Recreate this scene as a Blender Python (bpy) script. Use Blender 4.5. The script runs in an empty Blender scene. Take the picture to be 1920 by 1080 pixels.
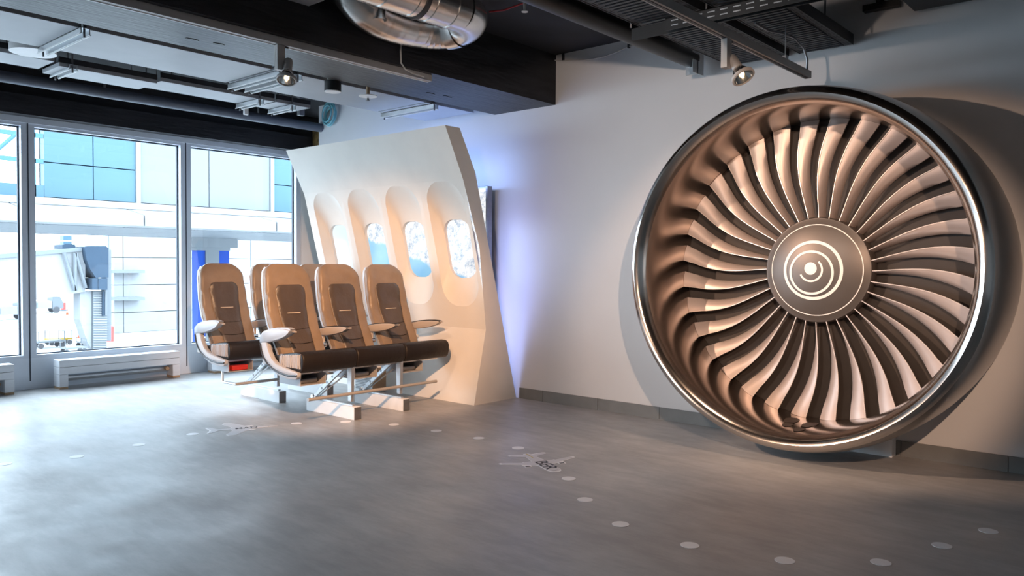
import bpy, bmesh, math, random
from mathutils import Vector, Matrix
random.seed(4)
scene = bpy.context.scene
COL = scene.collection

# ------------------------------------------------------------------ camera
F, YAW, PIT, ROL = 1479.76, 0.716584, 0.028512, 0.0064554
CAM = Vector((0, 0, 1.22))
_f = Vector((-math.sin(YAW), math.cos(YAW), 0)); _r = Vector((math.cos(YAW), math.sin(YAW), 0)); _u = Vector((0, 0, 1))
FW = _f*math.cos(PIT) - _u*math.sin(PIT); _u2 = _u*math.cos(PIT) + _f*math.sin(PIT)
RT = _r*math.cos(ROL) + _u2*math.sin(ROL); UP = _u2*math.cos(ROL) - _r*math.sin(ROL)
cd = bpy.data.cameras.new('camera'); cam = bpy.data.objects.new('camera', cd); COL.objects.link(cam)
cd.sensor_width = 36.0; cd.lens = F/1920*36; cd.clip_end = 600; cd.clip_start = .05
m = Matrix((RT, UP, -FW)).transposed().to_4x4(); m.translation = CAM
cam.matrix_world = m
scene.camera = cam

def P(px, py, ax, v):
    """the point where the ray of a photo pixel meets a plane of the room"""
    d = RT*((px-960)/F) - UP*((py-540)/F) + FW
    t = (v - CAM[ax])/d[ax]
    return CAM + d*t

# ------------------------------------------------------------------ world, light, exposure
w = bpy.data.worlds.new('sky'); scene.world = w; w.use_nodes = True
bg = w.node_tree.nodes['Background']; bg.inputs[0].default_value = (.76, .88, 1.0, 1); bg.inputs[1].default_value = 13.0
scene.view_settings.view_transform = 'Standard'; scene.view_settings.look = 'None'
scene.view_settings.exposure = 0.0; scene.view_settings.gamma = 1.0; scene.view_settings.use_curve_mapping = False

def light(name, kind, loc, target, power, color, **kw):
    l = bpy.data.lights.new(name, kind); o = bpy.data.objects.new(name, l); COL.objects.link(o)
    l.energy = power; l.color = color
    for k, v in kw.items(): setattr(l, k, v)
    o.location = loc
    o.rotation_euler = (Vector(target)-Vector(loc)).to_track_quat('-Z', 'Y').to_euler()
    return o
WARM = (1.0, .66, .46); AMBER = (1.0, .55, .29)
# portals: the glazed wall lets the sky in
for k in range(1):
    o = light('window_portal', 'AREA', (-8.56, .55, 1.43), (0, 1.0, 1.43), 1, (1, 1, 1), shape='RECTANGLE', size=11.2, size_y=2.2)
    o.data.cycles.is_portal = True
    o.rotation_euler = Matrix(((0, 0, -1), (1, 0, 0), (0, -1, 0))).to_euler()      # faces +x, long side along y
def spot(loc, tgt, power, deg=60, blend=.6, rad=.03, color=WARM):
    return light('spot_beam', 'SPOT', loc, tgt, power, color, spot_size=math.radians(deg), spot_blend=blend, shadow_soft_size=rad)
spot((-4.37, 1.00, 2.50), (-1.93, 5.0, 1.12), 720, 32, .4)      # rail over the beam, lights the engine from the left
spot((0.60, 0.20, 2.60), (-1.93, 5.0, 1.02), 720, 30, .4)       # rail behind the camera, lights the engine from the right
spot((-2.00, 1.40, 2.45), (-5.40, 4.05, .85), 1050, 36, .55, color=AMBER)     # lights the front seats and the cabin panel
spot((-2.00, 0.60, 2.50), (-3.3, 5.5, 1.45), 330, 64, 1.0, color=(1, .80, .66))   # unseen extra spot, added to brighten the wall between panel and engine
spot((-4.34, 2.90, 2.34), (-5.6, 4.2, .5), 60, 80, .8)         # first lamp in view
spot((-2.08, 4.30, 2.28), (-2.6, 3.6, 0), 60, 90, .8)          # second lamp in view
o = light('blue_strip', 'AREA', (-5.8, 5.14, 1.98), (-5.8, 5.5, 2.5), 12, (.30, .48, 1.0), shape='RECTANGLE', size=1.9, size_y=.06)
o.rotation_euler = (math.radians(90+45), 0, 0)
o = light('blue_strip', 'AREA', (-4.86, 5.16, .95), (-4.6, 5.5, .95), 6, (.36, .46, 1.0), shape='RECTANGLE', size=.12, size_y=1.5)
o.rotation_euler = (math.radians(90), 0, math.radians(-30))

# ------------------------------------------------------------------ materials
def mat(name, col, rough=.5, metal=0, var=.06, scale=8, bump=0, bscale=60, emit=None, estr=0, stretch=None, spec=.5, coat=0):
    m = bpy.data.materials.new(name); m.use_nodes = True
    nt = m.node_tree; b = nt.nodes['Principled BSDF']
    b.inputs['Roughness'].default_value = rough; b.inputs['Metallic'].default_value = metal
    b.inputs['Specular IOR Level'].default_value = spec; b.inputs['Coat Weight'].default_value = coat
    tc = nt.nodes.new('ShaderNodeTexCoord'); mp = nt.nodes.new('ShaderNodeMapping')
    nt.links.new(tc.outputs['Object'], mp.inputs[0])
    if stretch: mp.inputs['Scale'].default_value = stretch
    n = nt.nodes.new('ShaderNodeTexNoise'); n.inputs['Scale'].default_value = scale; n.inputs['Detail'].default_value = 5
    nt.links.new(mp.outputs[0], n.inputs['Vector'])
    cr = nt.nodes.new('ShaderNodeValToRGB')
    lo = [max(0, c*(1-var)) for c in col]; hi = [min(1, c*(1+var)) for c in col]
    cr.color_ramp.elements[0].position = .3; cr.color_ramp.elements[1].position = .7
    cr.color_ramp.elements[0].color = (*lo, 1); cr.color_ramp.elements[1].color = (*hi, 1)
    nt.links.new(n.outputs['Fac'], cr.inputs[0]); nt.links.new(cr.outputs[0], b.inputs['Base Color'])
    if bump:
        n2 = nt.nodes.new('ShaderNodeTexNoise'); n2.inputs['Scale'].default_value = bscale; n2.inputs['Detail'].default_value = 4
        nt.links.new(mp.outputs[0], n2.inputs['Vector'])
        bp = nt.nodes.new('ShaderNodeBump'); bp.inputs['Strength'].default_value = bump; bp.inputs['Distance'].default_value = .01
        nt.links.new(n2.outputs['Fac'], bp.inputs['Height']); nt.links.new(bp.outputs[0], b.inputs['Normal'])
    if emit:
        b.inputs['Emission Color'].default_value = (*emit, 1); b.inputs['Emission Strength'].default_value = estr
    return m

M = {}
M['wall'] = mat('wall_paint', (.62, .61, .61), .75, var=.015, scale=3, bump=.05, bscale=220)
M['plaster'] = mat('white_plaster', (.74, .73, .71), .8, var=.03, scale=5)
M['ceiling'] = mat('black_ceiling', (.012, .012, .015), .7, var=.4, scale=3)
M['beam'] = mat('black_concrete', (.016, .016, .019), .42, var=.6, scale=4, bump=.35, bscale=14, stretch=(3, .5, 3), spec=.28)
M['ceilpanel'] = mat('grey_sheet', (.34, .35, .37), .5, var=.06, scale=3, bump=.05, bscale=90)
M['alu'] = mat('aluminium', (.62, .64, .66), .35, .85, var=.05, scale=20)
M['dalu'] = mat('grey_metal', (.25, .25, .26), .4, .8, var=.1, scale=20)
M['frame'] = mat('window_frame', (.62, .66, .73), .45, .15, var=.03, scale=4)
M['framedark'] = mat('window_gasket', (.03, .04, .06), .6, var=.1)
M['sill'] = mat('sill_metal', (.68, .72, .78), .5, .1, var=.05, scale=3)
M['white'] = mat('white_paint', (.78, .78, .78), .5, var=.03, scale=10)
M['panel'] = mat('cabin_panel', (.72, .675, .615), .7, var=.035, scale=4, bump=.06, bscale=120)
M['bench'] = mat('white_boards', (.70, .71, .74), .6, var=.05, scale=6, stretch=(1, .2, 4), bump=.1)
M['wood'] = mat('bare_wood', (.45, .30, .18), .7, var=.15, scale=12)
M['base'] = mat('skirting_tile', (.17, .17, .165), .6, var=.14, scale=5)
M['black'] = mat('black_metal', (.005, .005, .006), .5, var=.3)
M['blackpipe'] = mat('black_pipe', (.009, .009, .010), .4, 0, var=.3, scale=6)
M['greypipe'] = mat('grey_pipe', (.10, .11, .14), .45, .1, var=.15, scale=6)
M['tray'] = mat('dark_tray', (.045, .046, .052), .5, .5, var=.2)
M['duct'] = mat('spiral_duct', (.72, .70, .68), .25, 1, var=.05, scale=14, bump=.05, bscale=30)
M['track'] = mat('track_rail', (.42, .40, .385), .5, .2, var=.05)
M['chrome'] = mat('chrome', (.8, .8, .8), .12, 1, var=.03)
M['bulb'] = mat('lamp_glow', (.9, .85, .8), .2, .3, emit=(1, .72, .42), estr=4)
M['leather'] = mat('taupe_leather', (.27, .20, .145), .42, var=.12, scale=7, bump=.5, bscale=22)
M['leather2'] = mat('brown_leather', (.085, .066, .058), .36, var=.14, scale=7, bump=.55, bscale=20)
M['cushion'] = mat('dark_leather', (.015, .011, .010), .48, var=.15, scale=7, bump=.3, bscale=26, spec=.32)
M['elastic'] = mat('grey_fabric', (.40, .40, .42), .8, var=.1, scale=40, stretch=(6, 1, 1))
M['shell'] = mat('grey_plastic', (.43, .43, .45), .45, var=.03)
M['armshell'] = mat('arm_plastic', (.52, .47, .44), .45, var=.03)
M['rim'] = mat('dark_rim', (.03, .03, .035), .5, var=.1)
M['stitch'] = mat('cream_thread', (.75, .66, .55), .6, var=.05)
M['red'] = mat('red_pouch', (.55, .03, .02), .35, var=.15, scale=20)
M['lip'] = mat('polished_metal', (.60, .55, .51), .16, 1, var=.04, scale=5, bump=.02, bscale=8)
M['inlet'] = mat('brushed_metal', (.42, .355, .315), .20, 1, var=.05, scale=4, bump=.02, bscale=12)
M['nacelle'] = mat('nacelle_metal', (.42, .40, .38), .28, 1, var=.05, scale=5)
M['blade'] = mat('blade_metal', (.60, .50, .455), .42, .45, var=.06, scale=5, bump=.06, bscale=20)
M['bladeedge'] = mat('blade_edge', (.80, .70, .64), .35, .4, var=.03)
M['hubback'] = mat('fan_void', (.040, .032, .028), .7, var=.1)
M['spinner'] = mat('spinner_paint', (.125, .105, .093), .40, .45, var=.06, scale=6)
M['spiral'] = mat('spiral_paint', (.92, .85, .79), .5, var=.02)
M['footprint'] = mat('footprint_print', (.05, .035, .028), .6, var=.05)
M['sticker'] = mat('floor_sticker', (.74, .73, .74), .5, var=.03)
M['sticker2'] = mat('floor_sticker_print', (.52, .51, .53), .5, var=.03)
M['ink'] = mat('sticker_ink', (.02, .02, .025), .6, var=.05)
M['yellow'] = mat('sticker_yellow', (.50, .40, .16), .6, var=.05)
M['cable'] = mat('white_cable', (.55, .53, .50), .6, var=.05)
M['teal'] = mat('teal_cable', (.16, .42, .47), .5, var=.15, scale=30)
M['redcable'] = mat('red_cable', (.45, .03, .04), .5, var=.05)
M['yellowfoam'] = mat('rusty_filler', (.16, .10, .03), .8, var=.6, scale=14, bump=.5)
M['o_white'] = mat('facade_white', (0.195, 0.202, 0.209), .6, var=.01, scale=.3, spec=0.05)
M['o_panel'] = mat('facade_panel', (0.124, 0.136, 0.145), .6, var=.01, scale=.3, spec=0.05)
M['o_grey'] = mat('facade_grey', (0.108, 0.118, 0.128), .6, var=.05, scale=.5, spec=0.05)
M['o_teal'] = mat('facade_teal', (0.0568, 0.101, 0.133), .3, var=.06, scale=.4, spec=0.05)
M['o_joint'] = mat('facade_joint', (0.00982, 0.0245, 0.0345), .6, var=.05, spec=0.05)
M['o_tealframe'] = mat('teal_frame', (0.0492, 0.108, 0.138), .5, var=.03, spec=0.05)
M['o_navy'] = mat('bridge_navy', (0.0285, 0.0441, 0.0649), .5, var=.06, scale=1, spec=0.05)
M['o_blue'] = mat('blue_cloth', (0.00721, 0.033, 0.199), .7, var=.05, spec=0.05)
M['o_orange'] = mat('cone_orange', (0.27, 0.059, 0.0245), .6, var=.05, spec=0.05)
M['o_yel'] = mat('yellow_paint', (0.222, 0.148, 0.0245), .6, var=.05, spec=0.05)
M['o_ground'] = mat('apron', (0.384, 0.393, 0.398), .9, var=.03, scale=.2, spec=0.05)

# polished concrete floor
def floor_mat():
    m = bpy.data.materials.new('polished_concrete'); m.use_nodes = True; nt = m.node_tree; b = nt.nodes['Principled BSDF']
    L = nt.links.new
    tc = nt.nodes.new('ShaderNodeTexCoord')
    def noise(scale, det, st=None, rough=.55):
        mp = nt.nodes.new('ShaderNodeMapping'); L(tc.outputs['Object'], mp.inputs[0])
        if st: mp.inputs['Scale'].default_value = st; mp.inputs['Rotation'].default_value = (0, 0, .5)
        n = nt.nodes.new('ShaderNodeTexNoise'); n.inputs['Scale'].default_value = scale; n.inputs['Detail'].default_value = det
        n.inputs['Roughness'].default_value = rough; L(mp.outputs[0], n.inputs['Vector']); return n.outputs['Fac']
    def ramp(x, p0, c0, p1, c1):
        r = nt.nodes.new('ShaderNodeValToRGB'); e = r.color_ramp.elements
        e[0].position = p0; e[0].color = c0; e[1].position = p1; e[1].color = c1; L(x, r.inputs[0]); return r.outputs[0]
    a = ramp(noise(1.1, 7, (1, .55, 1)), .36, (.32, .310, .305, 1), .66, (.42, .41, .40, 1))
    c = ramp(noise(9, 8, (.35, 1.2, 1), .7), .40, (.80, .80, .80, 1), .62, (1.05, 1.05, 1.05, 1))
    mx = nt.nodes.new('ShaderNodeMix'); mx.data_type = 'RGBA'; mx.blend_type = 'MULTIPLY'; mx.inputs[0].default_value = .75
    L(a, mx.inputs[6]); L(c, mx.inputs[7]); L(mx.outputs[2], b.inputs['Base Color'])
    r = ramp(noise(2.2, 6), .35, (.36, .36, .36, 1), .7, (.54, .54, .54, 1)); L(r, b.inputs['Roughness'])
    bp = nt.nodes.new('ShaderNodeBump'); bp.inputs['Strength'].default_value = .05; bp.inputs['Distance'].default_value = .01
    L(noise(35, 5), bp.inputs['Height']); L(bp.outputs[0], b.inputs['Normal'])
    b.inputs['Specular IOR Level'].default_value = .42
    return m
M['floor'] = floor_mat()

def glass_mat():
    m = bpy.data.materials.new('window_glass'); m.use_nodes = True; nt = m.node_tree; nt.nodes.remove(nt.nodes['Principled BSDF'])
    t = nt.nodes.new('ShaderNodeBsdfTransparent'); t.inputs[0].default_value = (.93, .97, .99, 1)
    g = nt.nodes.new('ShaderNodeBsdfGlossy'); g.inputs['Roughness'].default_value = .02
    # reflectance by angle, alike from both sides of the thin pane
    lw = nt.nodes.new('ShaderNodeLayerWeight'); pw = nt.nodes.new('ShaderNodeMath'); pw.operation = 'POWER'; pw.inputs[1].default_value = 5
    nt.links.new(lw.outputs['Facing'], pw.inputs[0])
    fr = nt.nodes.new('ShaderNodeMath'); fr.operation = 'MULTIPLY_ADD'; fr.inputs[1].default_value = .7; fr.inputs[2].default_value = .03
    nt.links.new(pw.outputs[0], fr.inputs[0])
    mx = nt.nodes.new('ShaderNodeMixShader'); nt.links.new(fr.outputs[0], mx.inputs[0])
    nt.links.new(t.outputs[0], mx.inputs[1]); nt.links.new(g.outputs[0], mx.inputs[2])
    nt.links.new(mx.outputs[0], nt.nodes['Material Output'].inputs[0]); return m
M['glass'] = glass_mat()

def screen_mat():
    """a lit display: snowy ridges above, a turquoise bay below"""
    m = bpy.data.materials.new('display_picture'); m.use_nodes = True; nt = m.node_tree; L = nt.links.new
    b = nt.nodes['Principled BSDF']; b.inputs['Base Color'].default_value = (.01, .01, .012, 1); b.inputs['Roughness'].default_value = .3
    tc = nt.nodes.new('ShaderNodeTexCoord'); sx = nt.nodes.new('ShaderNodeSeparateXYZ'); L(tc.outputs['Object'], sx.inputs[0])
    n = nt.nodes.new('ShaderNodeTexNoise'); n.inputs['Scale'].default_value = 13; n.inputs['Detail'].default_value = 12; n.inputs['Roughness'].default_value = .8
    L(tc.outputs['Object'], n.inputs['Vector'])
    snow = nt.nodes.new('ShaderNodeValToRGB'); e = snow.color_ramp.elements
    e[0].position = .36; e[0].color = (.22, .34, .50, 1); e[1].position = .53; e[1].color = (1, 1, 1, 1); L(n.outputs['Fac'], snow.inputs[0])
    n2 = nt.nodes.new('ShaderNodeTexNoise'); n2.inputs['Scale'].default_value = 4; n2.inputs['Detail'].default_value = 5; L(tc.outputs['Object'], n2.inputs['Vector'])
    ad = nt.nodes.new('ShaderNodeMath'); ad.operation = 'MULTIPLY_ADD'; ad.inputs[1].default_value = .22; L(n2.outputs['Fac'], ad.inputs[0])
    # shoreline falls away towards +x: z + k*x
    sl = nt.nodes.new('ShaderNodeMath'); sl.operation = 'MULTIPLY_ADD'; sl.inputs[1].default_value = .30; L(sx.outputs['X'], sl.inputs[0]); L(sx.outputs['Z'], sl.inputs[2])
    L(sl.outputs[0], ad.inputs[2])
    sea = nt.nodes.new('ShaderNodeValToRGB'); e = sea.color_ramp.elements
    e[0].position = 0; e[0].color = (.16, .46, .80, 1); e[1].position = 1; e[1].color = (.40, .72, .92, 1)
    L(n2.outputs['Fac'], sea.inputs[0])
    st = nt.nodes.new('ShaderNodeMapRange'); st.inputs['From Min'].default_value = SHORE; st.inputs['From Max'].default_value = SHORE+.03; L(ad.outputs[0], st.inputs[0])
    mx = nt.nodes.new('ShaderNodeMix'); mx.data_type = 'RGBA'; L(st.outputs[0], mx.inputs[0]); L(sea.outputs[0], mx.inputs[6]); L(snow.outputs[0], mx.inputs[7])
    L(mx.outputs[2], b.inputs['Emission Color']); b.inputs['Emission Strength'].default_value = 1.0
    return m
SHORE = -.02
M['screen'] = screen_mat()

# ------------------------------------------------------------------ mesh helpers
class MB:
    def __init__(s): s.v = []; s.f = []
    def add(s, vs, fs):
        n = len(s.v); s.v += [tuple(v) for v in vs]; s.f += [tuple(i+n for i in f) for f in fs]; return s
    def box(s, x0, x1, y0, y1, z0, z1):
        return s.add([(x0,y0,z0),(x1,y0,z0),(x1,y1,z0),(x0,y1,z0),(x0,y0,z1),(x1,y0,z1),(x1,y1,z1),(x0,y1,z1)],
                     [(0,3,2,1),(4,5,6,7),(0,1,5,4),(1,2,6,5),(2,3,7,6),(3,0,4,7)])
    def tube(s, pts, r, n=10, caps=True):
        pts = [Vector(p) for p in pts]; rs = r if isinstance(r, (list, tuple)) else [r]*len(pts)
        rings = []; prev = None
        for i, p in enumerate(pts):
            a = pts[max(i-1, 0)]; b = pts[min(i+1, len(pts)-1)]; t = (b-a).normalized()
            if prev is None:
                q = Vector((0, 0, 1)) if abs(t.z) < .9 else Vector((1, 0, 0)); e1 = t.cross(q).normalized()
            else:
                e1 = (prev - t*prev.dot(t)).normalized()
            prev = e1; e2 = t.cross(e1)
            rings.append([p + (e1*math.cos(2*math.pi*k/n) + e2*math.sin(2*math.pi*k/n))*rs[i] for k in range(n)])
        vs = [v for rg in rings for v in rg]; fs = []
        for i in range(len(pts)-1):
            for k in range(n):
                k2 = (k+1) % n; fs.append((i*n+k, i*n+k2, (i+1)*n+k2, (i+1)*n+k))
        if caps: fs.append(tuple(range(n-1, -1, -1))); fs.append(tuple((len(pts)-1)*n+k for k in range(n)))
        return s.add(vs, fs)
    def prism(s, poly, ax, a, b):
        """polygon in the two other axes, pushed along axis ax from a to b"""
        def mk(p, t):
            return {0: (t, p[0], p[1]), 1: (p[0], t, p[1]), 2: (p[0], p[1], t)}[ax]
        n = len(poly); vs = [mk(p, a) for p in poly] + [mk(p, b) for p in poly]
        fs = [tuple(range(n-1, -1, -1)), tuple(range(n, 2*n))] + [(i, (i+1) % n, n+(i+1) % n, n+i) for i in range(n)]
        return s.add(vs, fs)
    def lathe(s, prof, center, n=64, a0=0, a1=2*math.pi):
        """profile (y, r) turned about the Y axis through center (x, z)"""
        cx, cz = center; vs = []; fs = []; k = len(prof)
        for i in range(n):
            a = 2*math.pi*i/n
            for (y, r) in prof: vs.append((cx + r*math.cos(a), y, cz + r*math.sin(a)))
        for i in range(n):
            j = (i+1) % n
            for q in range(k-1): fs.append((i*k+q, i*k+q+1, j*k+q+1, j*k+q))
        return s.add(vs, fs)
    def grid(s, rows, closed=False):
        n = len(rows[0]); vs = [p for r in rows for p in r]; fs = []
        for i in range(len(rows)-1):
            for k in range(n if closed else n-1):
                k2 = (k+1) % n; fs.append((i*n+k, i*n+k2, (i+1)*n+k2, (i+1)*n+k))
        return s.add(vs, fs)
    def build(s, name, material, parent=None, smooth=False, bevel=0, fix=True):
        me = bpy.data.meshes.new(name); me.from_pydata(s.v, [], s.f)
        bm = bmesh.new(); bm.from_mesh(me)
        bmesh.ops.remove_doubles(bm, verts=bm.verts, dist=1e-5)
        if fix: bmesh.ops.recalc_face_normals(bm, faces=bm.faces)
        if bevel: bmesh.ops.bevel(bm, geom=[e for e in bm.edges if len(e.link_faces) == 2 and e.calc_face_angle(0) > .5], offset=bevel, segments=2, profile=.6, affect='EDGES')
        bm.to_mesh(me); bm.free()
        me.materials.append(M[material] if isinstance(material, str) else material)
        if smooth:
            for p in me.polygons: p.use_smooth = True
            me.set_sharp_from_angle(angle=math.radians(smooth if smooth is not True else 35))
        o = bpy.data.objects.new(name, me); COL.objects.link(o)
        if parent: o.parent = parent
        return o
def B(*a): return MB().box(*a)
def tag(o, label=None, cat=None, group=None, kind=None):
    if label: o['label'] = label
    if cat: o['category'] = cat
    if group: o['group'] = group
    if kind: o['kind'] = kind
    return o
def empty(name, loc=(0, 0, 0)):
    o = bpy.data.objects.new(name, None); COL.objects.link(o); o.location = loc; o.empty_display_size = .1; return o
def struct(name, mb, material, label=None, parent=None, **kw):
    o = mb.build(name, material, parent, **kw)
    if not parent: o['kind'] = 'structure'
    if label: o['label'] = label
    return o
def rrect(cx, cz, w, h, r, n=8):
    """rounded rectangle outline, counter-clockwise from the middle of the right side"""
    pts = []
    for (sx, sz, a0) in ((1, 1, 0), (-1, 1, 90), (-1, -1, 180), (1, -1, 270)):
        for k in range(n+1):
            a = math.radians(a0 + 90*k/n)
            pts.append((cx + sx*(w/2-r) + r*math.cos(a), cz + sz*(h/2-r) + r*math.sin(a)))
    return pts

# ------------------------------------------------------------------ room shell
WY, WX = 5.519, -8.448          # right wall plane, window wall plane
CZ = 3.07
struct('floor', B(WX, 5, -6, 7.2, -.12, 0), 'floor', 'polished grey concrete floor with cloudy stains')
struct('ceiling', B(WX-.2, 5, -6, 7.2, CZ, CZ+.15), 'ceiling', 'black painted ceiling slab')
struct('wall_right', B(-7.825, 5, WY, WY+.12, 0, CZ), 'wall', 'pale grey painted wall behind the engine')
struct('wall_back', B(WX, 5, -6.12, -6, 0, CZ), 'wall', 'pale wall behind the viewer')
struct('wall_side', B(5, 5.12, -6, 7.2, 0, CZ), 'wall', 'pale wall at the near side')
struct('wall_far', B(WX-.2, 5, 7.2, 7.3, 0, CZ), 'plaster', 'white wall in the gap beyond the partition')
# sill wall below the glass with upright joints, head above it
wl = struct('wall_window', B(WX-.14, WX, -6, 7.2, 0, .30), 'sill', 'grey metal sill wall under the windows')
B(WX-.14, WX, 5.70, 7.2, .30, 2.55).build('return_panel', 'plaster', wl)
struct('trim_1', B(WX-.14, WX+.02, -6, 7.2, 2.545, 2.60), 'frame', 'pale grey metal head strip over the windows')
struct('trim_2', B(WX-.12, WX+.16, -6, 5.95, 2.60, 2.785), 'beam', 'black bulkhead beam above the windows')
struct('trim_3', B(WX-.12, WX-.02, -6, 7.2, 2.785, CZ), 'black', 'black infill above the bulkhead')
# windows
pitch = 1.555; y0s = [4.215 - pitch*k for k in range(0, 7)]
names = [3, 2, 1, 4, 5, 6, 7]
for k, y0 in enumerate(y0s):
    y1 = y0 + (pitch if k else 1.47); z0, z1 = .30, 2.545
    mb = MB(); fw = .058
    mb.box(WX-.10, WX+.0, y0, y0+fw, z0, z1); mb.box(WX-.10, WX+.0, y1-fw, y1, z0, z1)
    mb.box(WX-.10, WX+.0, y0+fw, y1-fw, z0, z0+.028); mb.box(WX-.10, WX+.0, y0+fw, y1-fw, z1-.03, z1)
    fr = mb.build('window_%d' % names[k], 'frame'); fr['kind'] = 'structure'
    g = MB(); gx0, gx1 = WX-.085, WX-.06
    g.box(gx0, gx1, y0+fw, y0+fw+.014, z0+.028, z1-.03); g.box(gx0, gx1, y1-fw-.014, y1-fw, z0+.028, z1-.03)
    g.box(gx0, gx1, y0+fw, y1-fw, z0+.028, z0+.038); g.box(gx0, gx1, y0+fw, y1-fw, z1-.042, z1-.03)
    g.box(WX-.02, WX+.003, y0-.005, y0+.005, .08, z1)
    g.build('gasket', 'framedark', fr)
    B(WX-.078, WX-.070, y0+fw+.002, y1-fw-.002, z0+.03, z1-.032).build('pane', 'glass', fr)
# skirting of square tiles along the right wall
bb = struct('baseboard_right', B(-4.70, 5, WY-.010, WY, 0, .092), 'base', 'grey stone tile skirting along the wall')
jx = [-4.70, -4.42] + [-4.42 + .597*k for k in range(1, 8)]
for a, b_ in zip(jx[:-1], jx[1:]):
    if a < -2.5 or a > -1.3: B(a+.002, b_-.002, WY-.016, WY-.008, 0, .097).build('tile', 'base', bb)
    else: B(a+.002, b_-.002, WY-.016, WY-.008, 0, .097).build('tile', 'base', bb)

# ------------------------------------------------------------------ outside
gr = struct('ground', B(-170, -9.5, -60, 130, -5.3, -5.0), 'o_ground', 'bright concrete apron outside')
def px_y(px, py, X): return P(px, py, 0, X).y
def px_z(px, py, X): return P(px, py, 0, X).z
XF = -20.0; XL = -19.0
wk = empty('elevated_walkway', (XF, 8, -5))
def wpart(mb, name, material, label=None):
    o = mb.build(name, material); o.parent = wk; o.matrix_parent_inverse = wk.matrix_basis.inverted() if False else Matrix.Translation(-wk.location)
    if label: o['label'] = label
    return o
zb = px_z(65, 369, XF); zt = 6.5
zl_top = px_z(65, 393, XL); zl_bot = px_z(65, 415, XL)
# band and fascia
wpart(MB().box(XF-.3, XF+.06, -6, 40, zb-.16, zb), 'ledge', 'o_white')
ys = [-6] + [px_y(x, 420, XL) for x in (-200, 45, 271, 519, 700)] + [40]
for a, b_ in zip(ys[:-1], ys[1:]):
    wpart(MB().prism([(XF, zb-.16), (XL, zl_top), (XL, zl_bot), (XF, zl_bot)], 1, a+.02, b_-.02), 'fascia_panel', 'o_white')
sof_x = -19.0
pz = P(65, 436, 2, zl_bot); sx1 = pz.x
for k in range(26):
    wpart(MB().box(sx1, XF, -6+k*1.8+.02, -6+(k+1)*1.8-.02, zl_bot-.02, zl_bot), 'soffit_panel', 'o_panel')
wpart(B(sx1-.1, sx1, -6, 40, zl_bot-.03, zl_bot+.9), 'edge_beam', 'o_grey')
# facade panels by their place in the photo
def facade(px0, px1, material, zsplit=None, name='wall_panel'):
    a, b_ = px_y(px0, 340, XF), px_y(px1, 340, XF)
    if zsplit is None: wpart(MB().box(XF-.25, XF, a+.012, b_-.012, zb+.02, zt), name, material)
    else:
        wpart(MB().box(XF-.25, XF, a+.012, b_-.012, zb+.02, zsplit-.012), name, material)
        wpart(MB().box(XF-.25, XF, a+.012, b_-.012, zsplit+.012, zt), name, material)
zs = px_z(175, 312, XF)
facade(82, 175, 'o_teal', zs, 'glass_panel'); facade(175, 255, 'o_teal', zs, 'glass_panel')
facade(262, 392, 'o_panel'); facade(392, 506, 'o_panel')
facade(513, 610, 'o_teal', px_z(535, 348, XF), 'glass_panel'); facade(610, 720, 'o_teal', zs, 'glass_panel')
wpart(B(XF-.28, XF-.26, px_y(82, 340, XF), px_y(720, 340, XF), zb, zt), 'backing', 'o_joint')
for px_ in (258.5, 509.5): 
    y_ = px_y(px_, 340, XF); wpart(B(XF-.2, XF+.05, y_-.05, y_+.05, zb, zt), 'mullion', 'o_white')
# open lattice of teal bars at the left end
lat = MB()
ya, yb_ = -6, px_y(66, 340, XF)
for pyy in (248, 297):
    z_ = px_z(20, pyy, XF); lat.box(XF-.06, XF, ya, px_y(82, 340, XF), z_-.05, z_+.05)
wpart(lat, 'lattice_bar', 'o_tealframe')
wpart(MB().tube([(XF-.03, px_y(-22, 300, XF), px_z(-22, 296, XF)), (XF-.03, px_y(33, 250, XF), px_z(33, 249, XF))], .05, 6), 'diagonal_bar', 'o_tealframe')
wpart(B(XF-.06, XF, px_y(64, 340, XF), px_y(67.5, 340, XF), zb, zt), 'lattice_post', 'o_tealframe')
wpart(B(XF-.08, XF, -6, px_y(82, 340, XF), zb, px_z(20, 343, XF)), 'parapet', 'o_teal')
tag(wk, 'white elevated walkway with teal glass panels crossing outside the windows', 'walkway')
# pier under the walkway with blue cloth
XQ = sx1+.6
pr = MB(); ya, yb_ = px_y(386, 480, XQ), px_y(411, 480, XQ)
pr.box(XQ-.5, XQ, ya, yb_, -5, zl_bot-.02)
po = pr.build('column', 'o_grey'); po.parent = wk; po.matrix_parent_inverse = Matrix.Translation(-wk.location)
cp = MB().box(XQ-.6, XQ+.1, px_y(357, 450, XQ), px_y(443, 450, XQ), px_z(400, 464, XQ), px_z(400, 441, XQ))
cp.box(XQ-.55, XQ+.02, px_y(368, 450, XQ), px_y(431, 450, XQ), px_z(400, 470, XQ), zl_bot-.02)
wpart(cp, 'column_cap', 'o_grey')
for a, b_ in ((372, 387), (410, 431)):
    wpart(MB().box(XQ-.45, XQ-.05, px_y(a, 500, XQ), px_y(b_, 500, XQ), -3, px_z(400, 466, XQ)), 'blue_wrap', 'o_blue')

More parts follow.
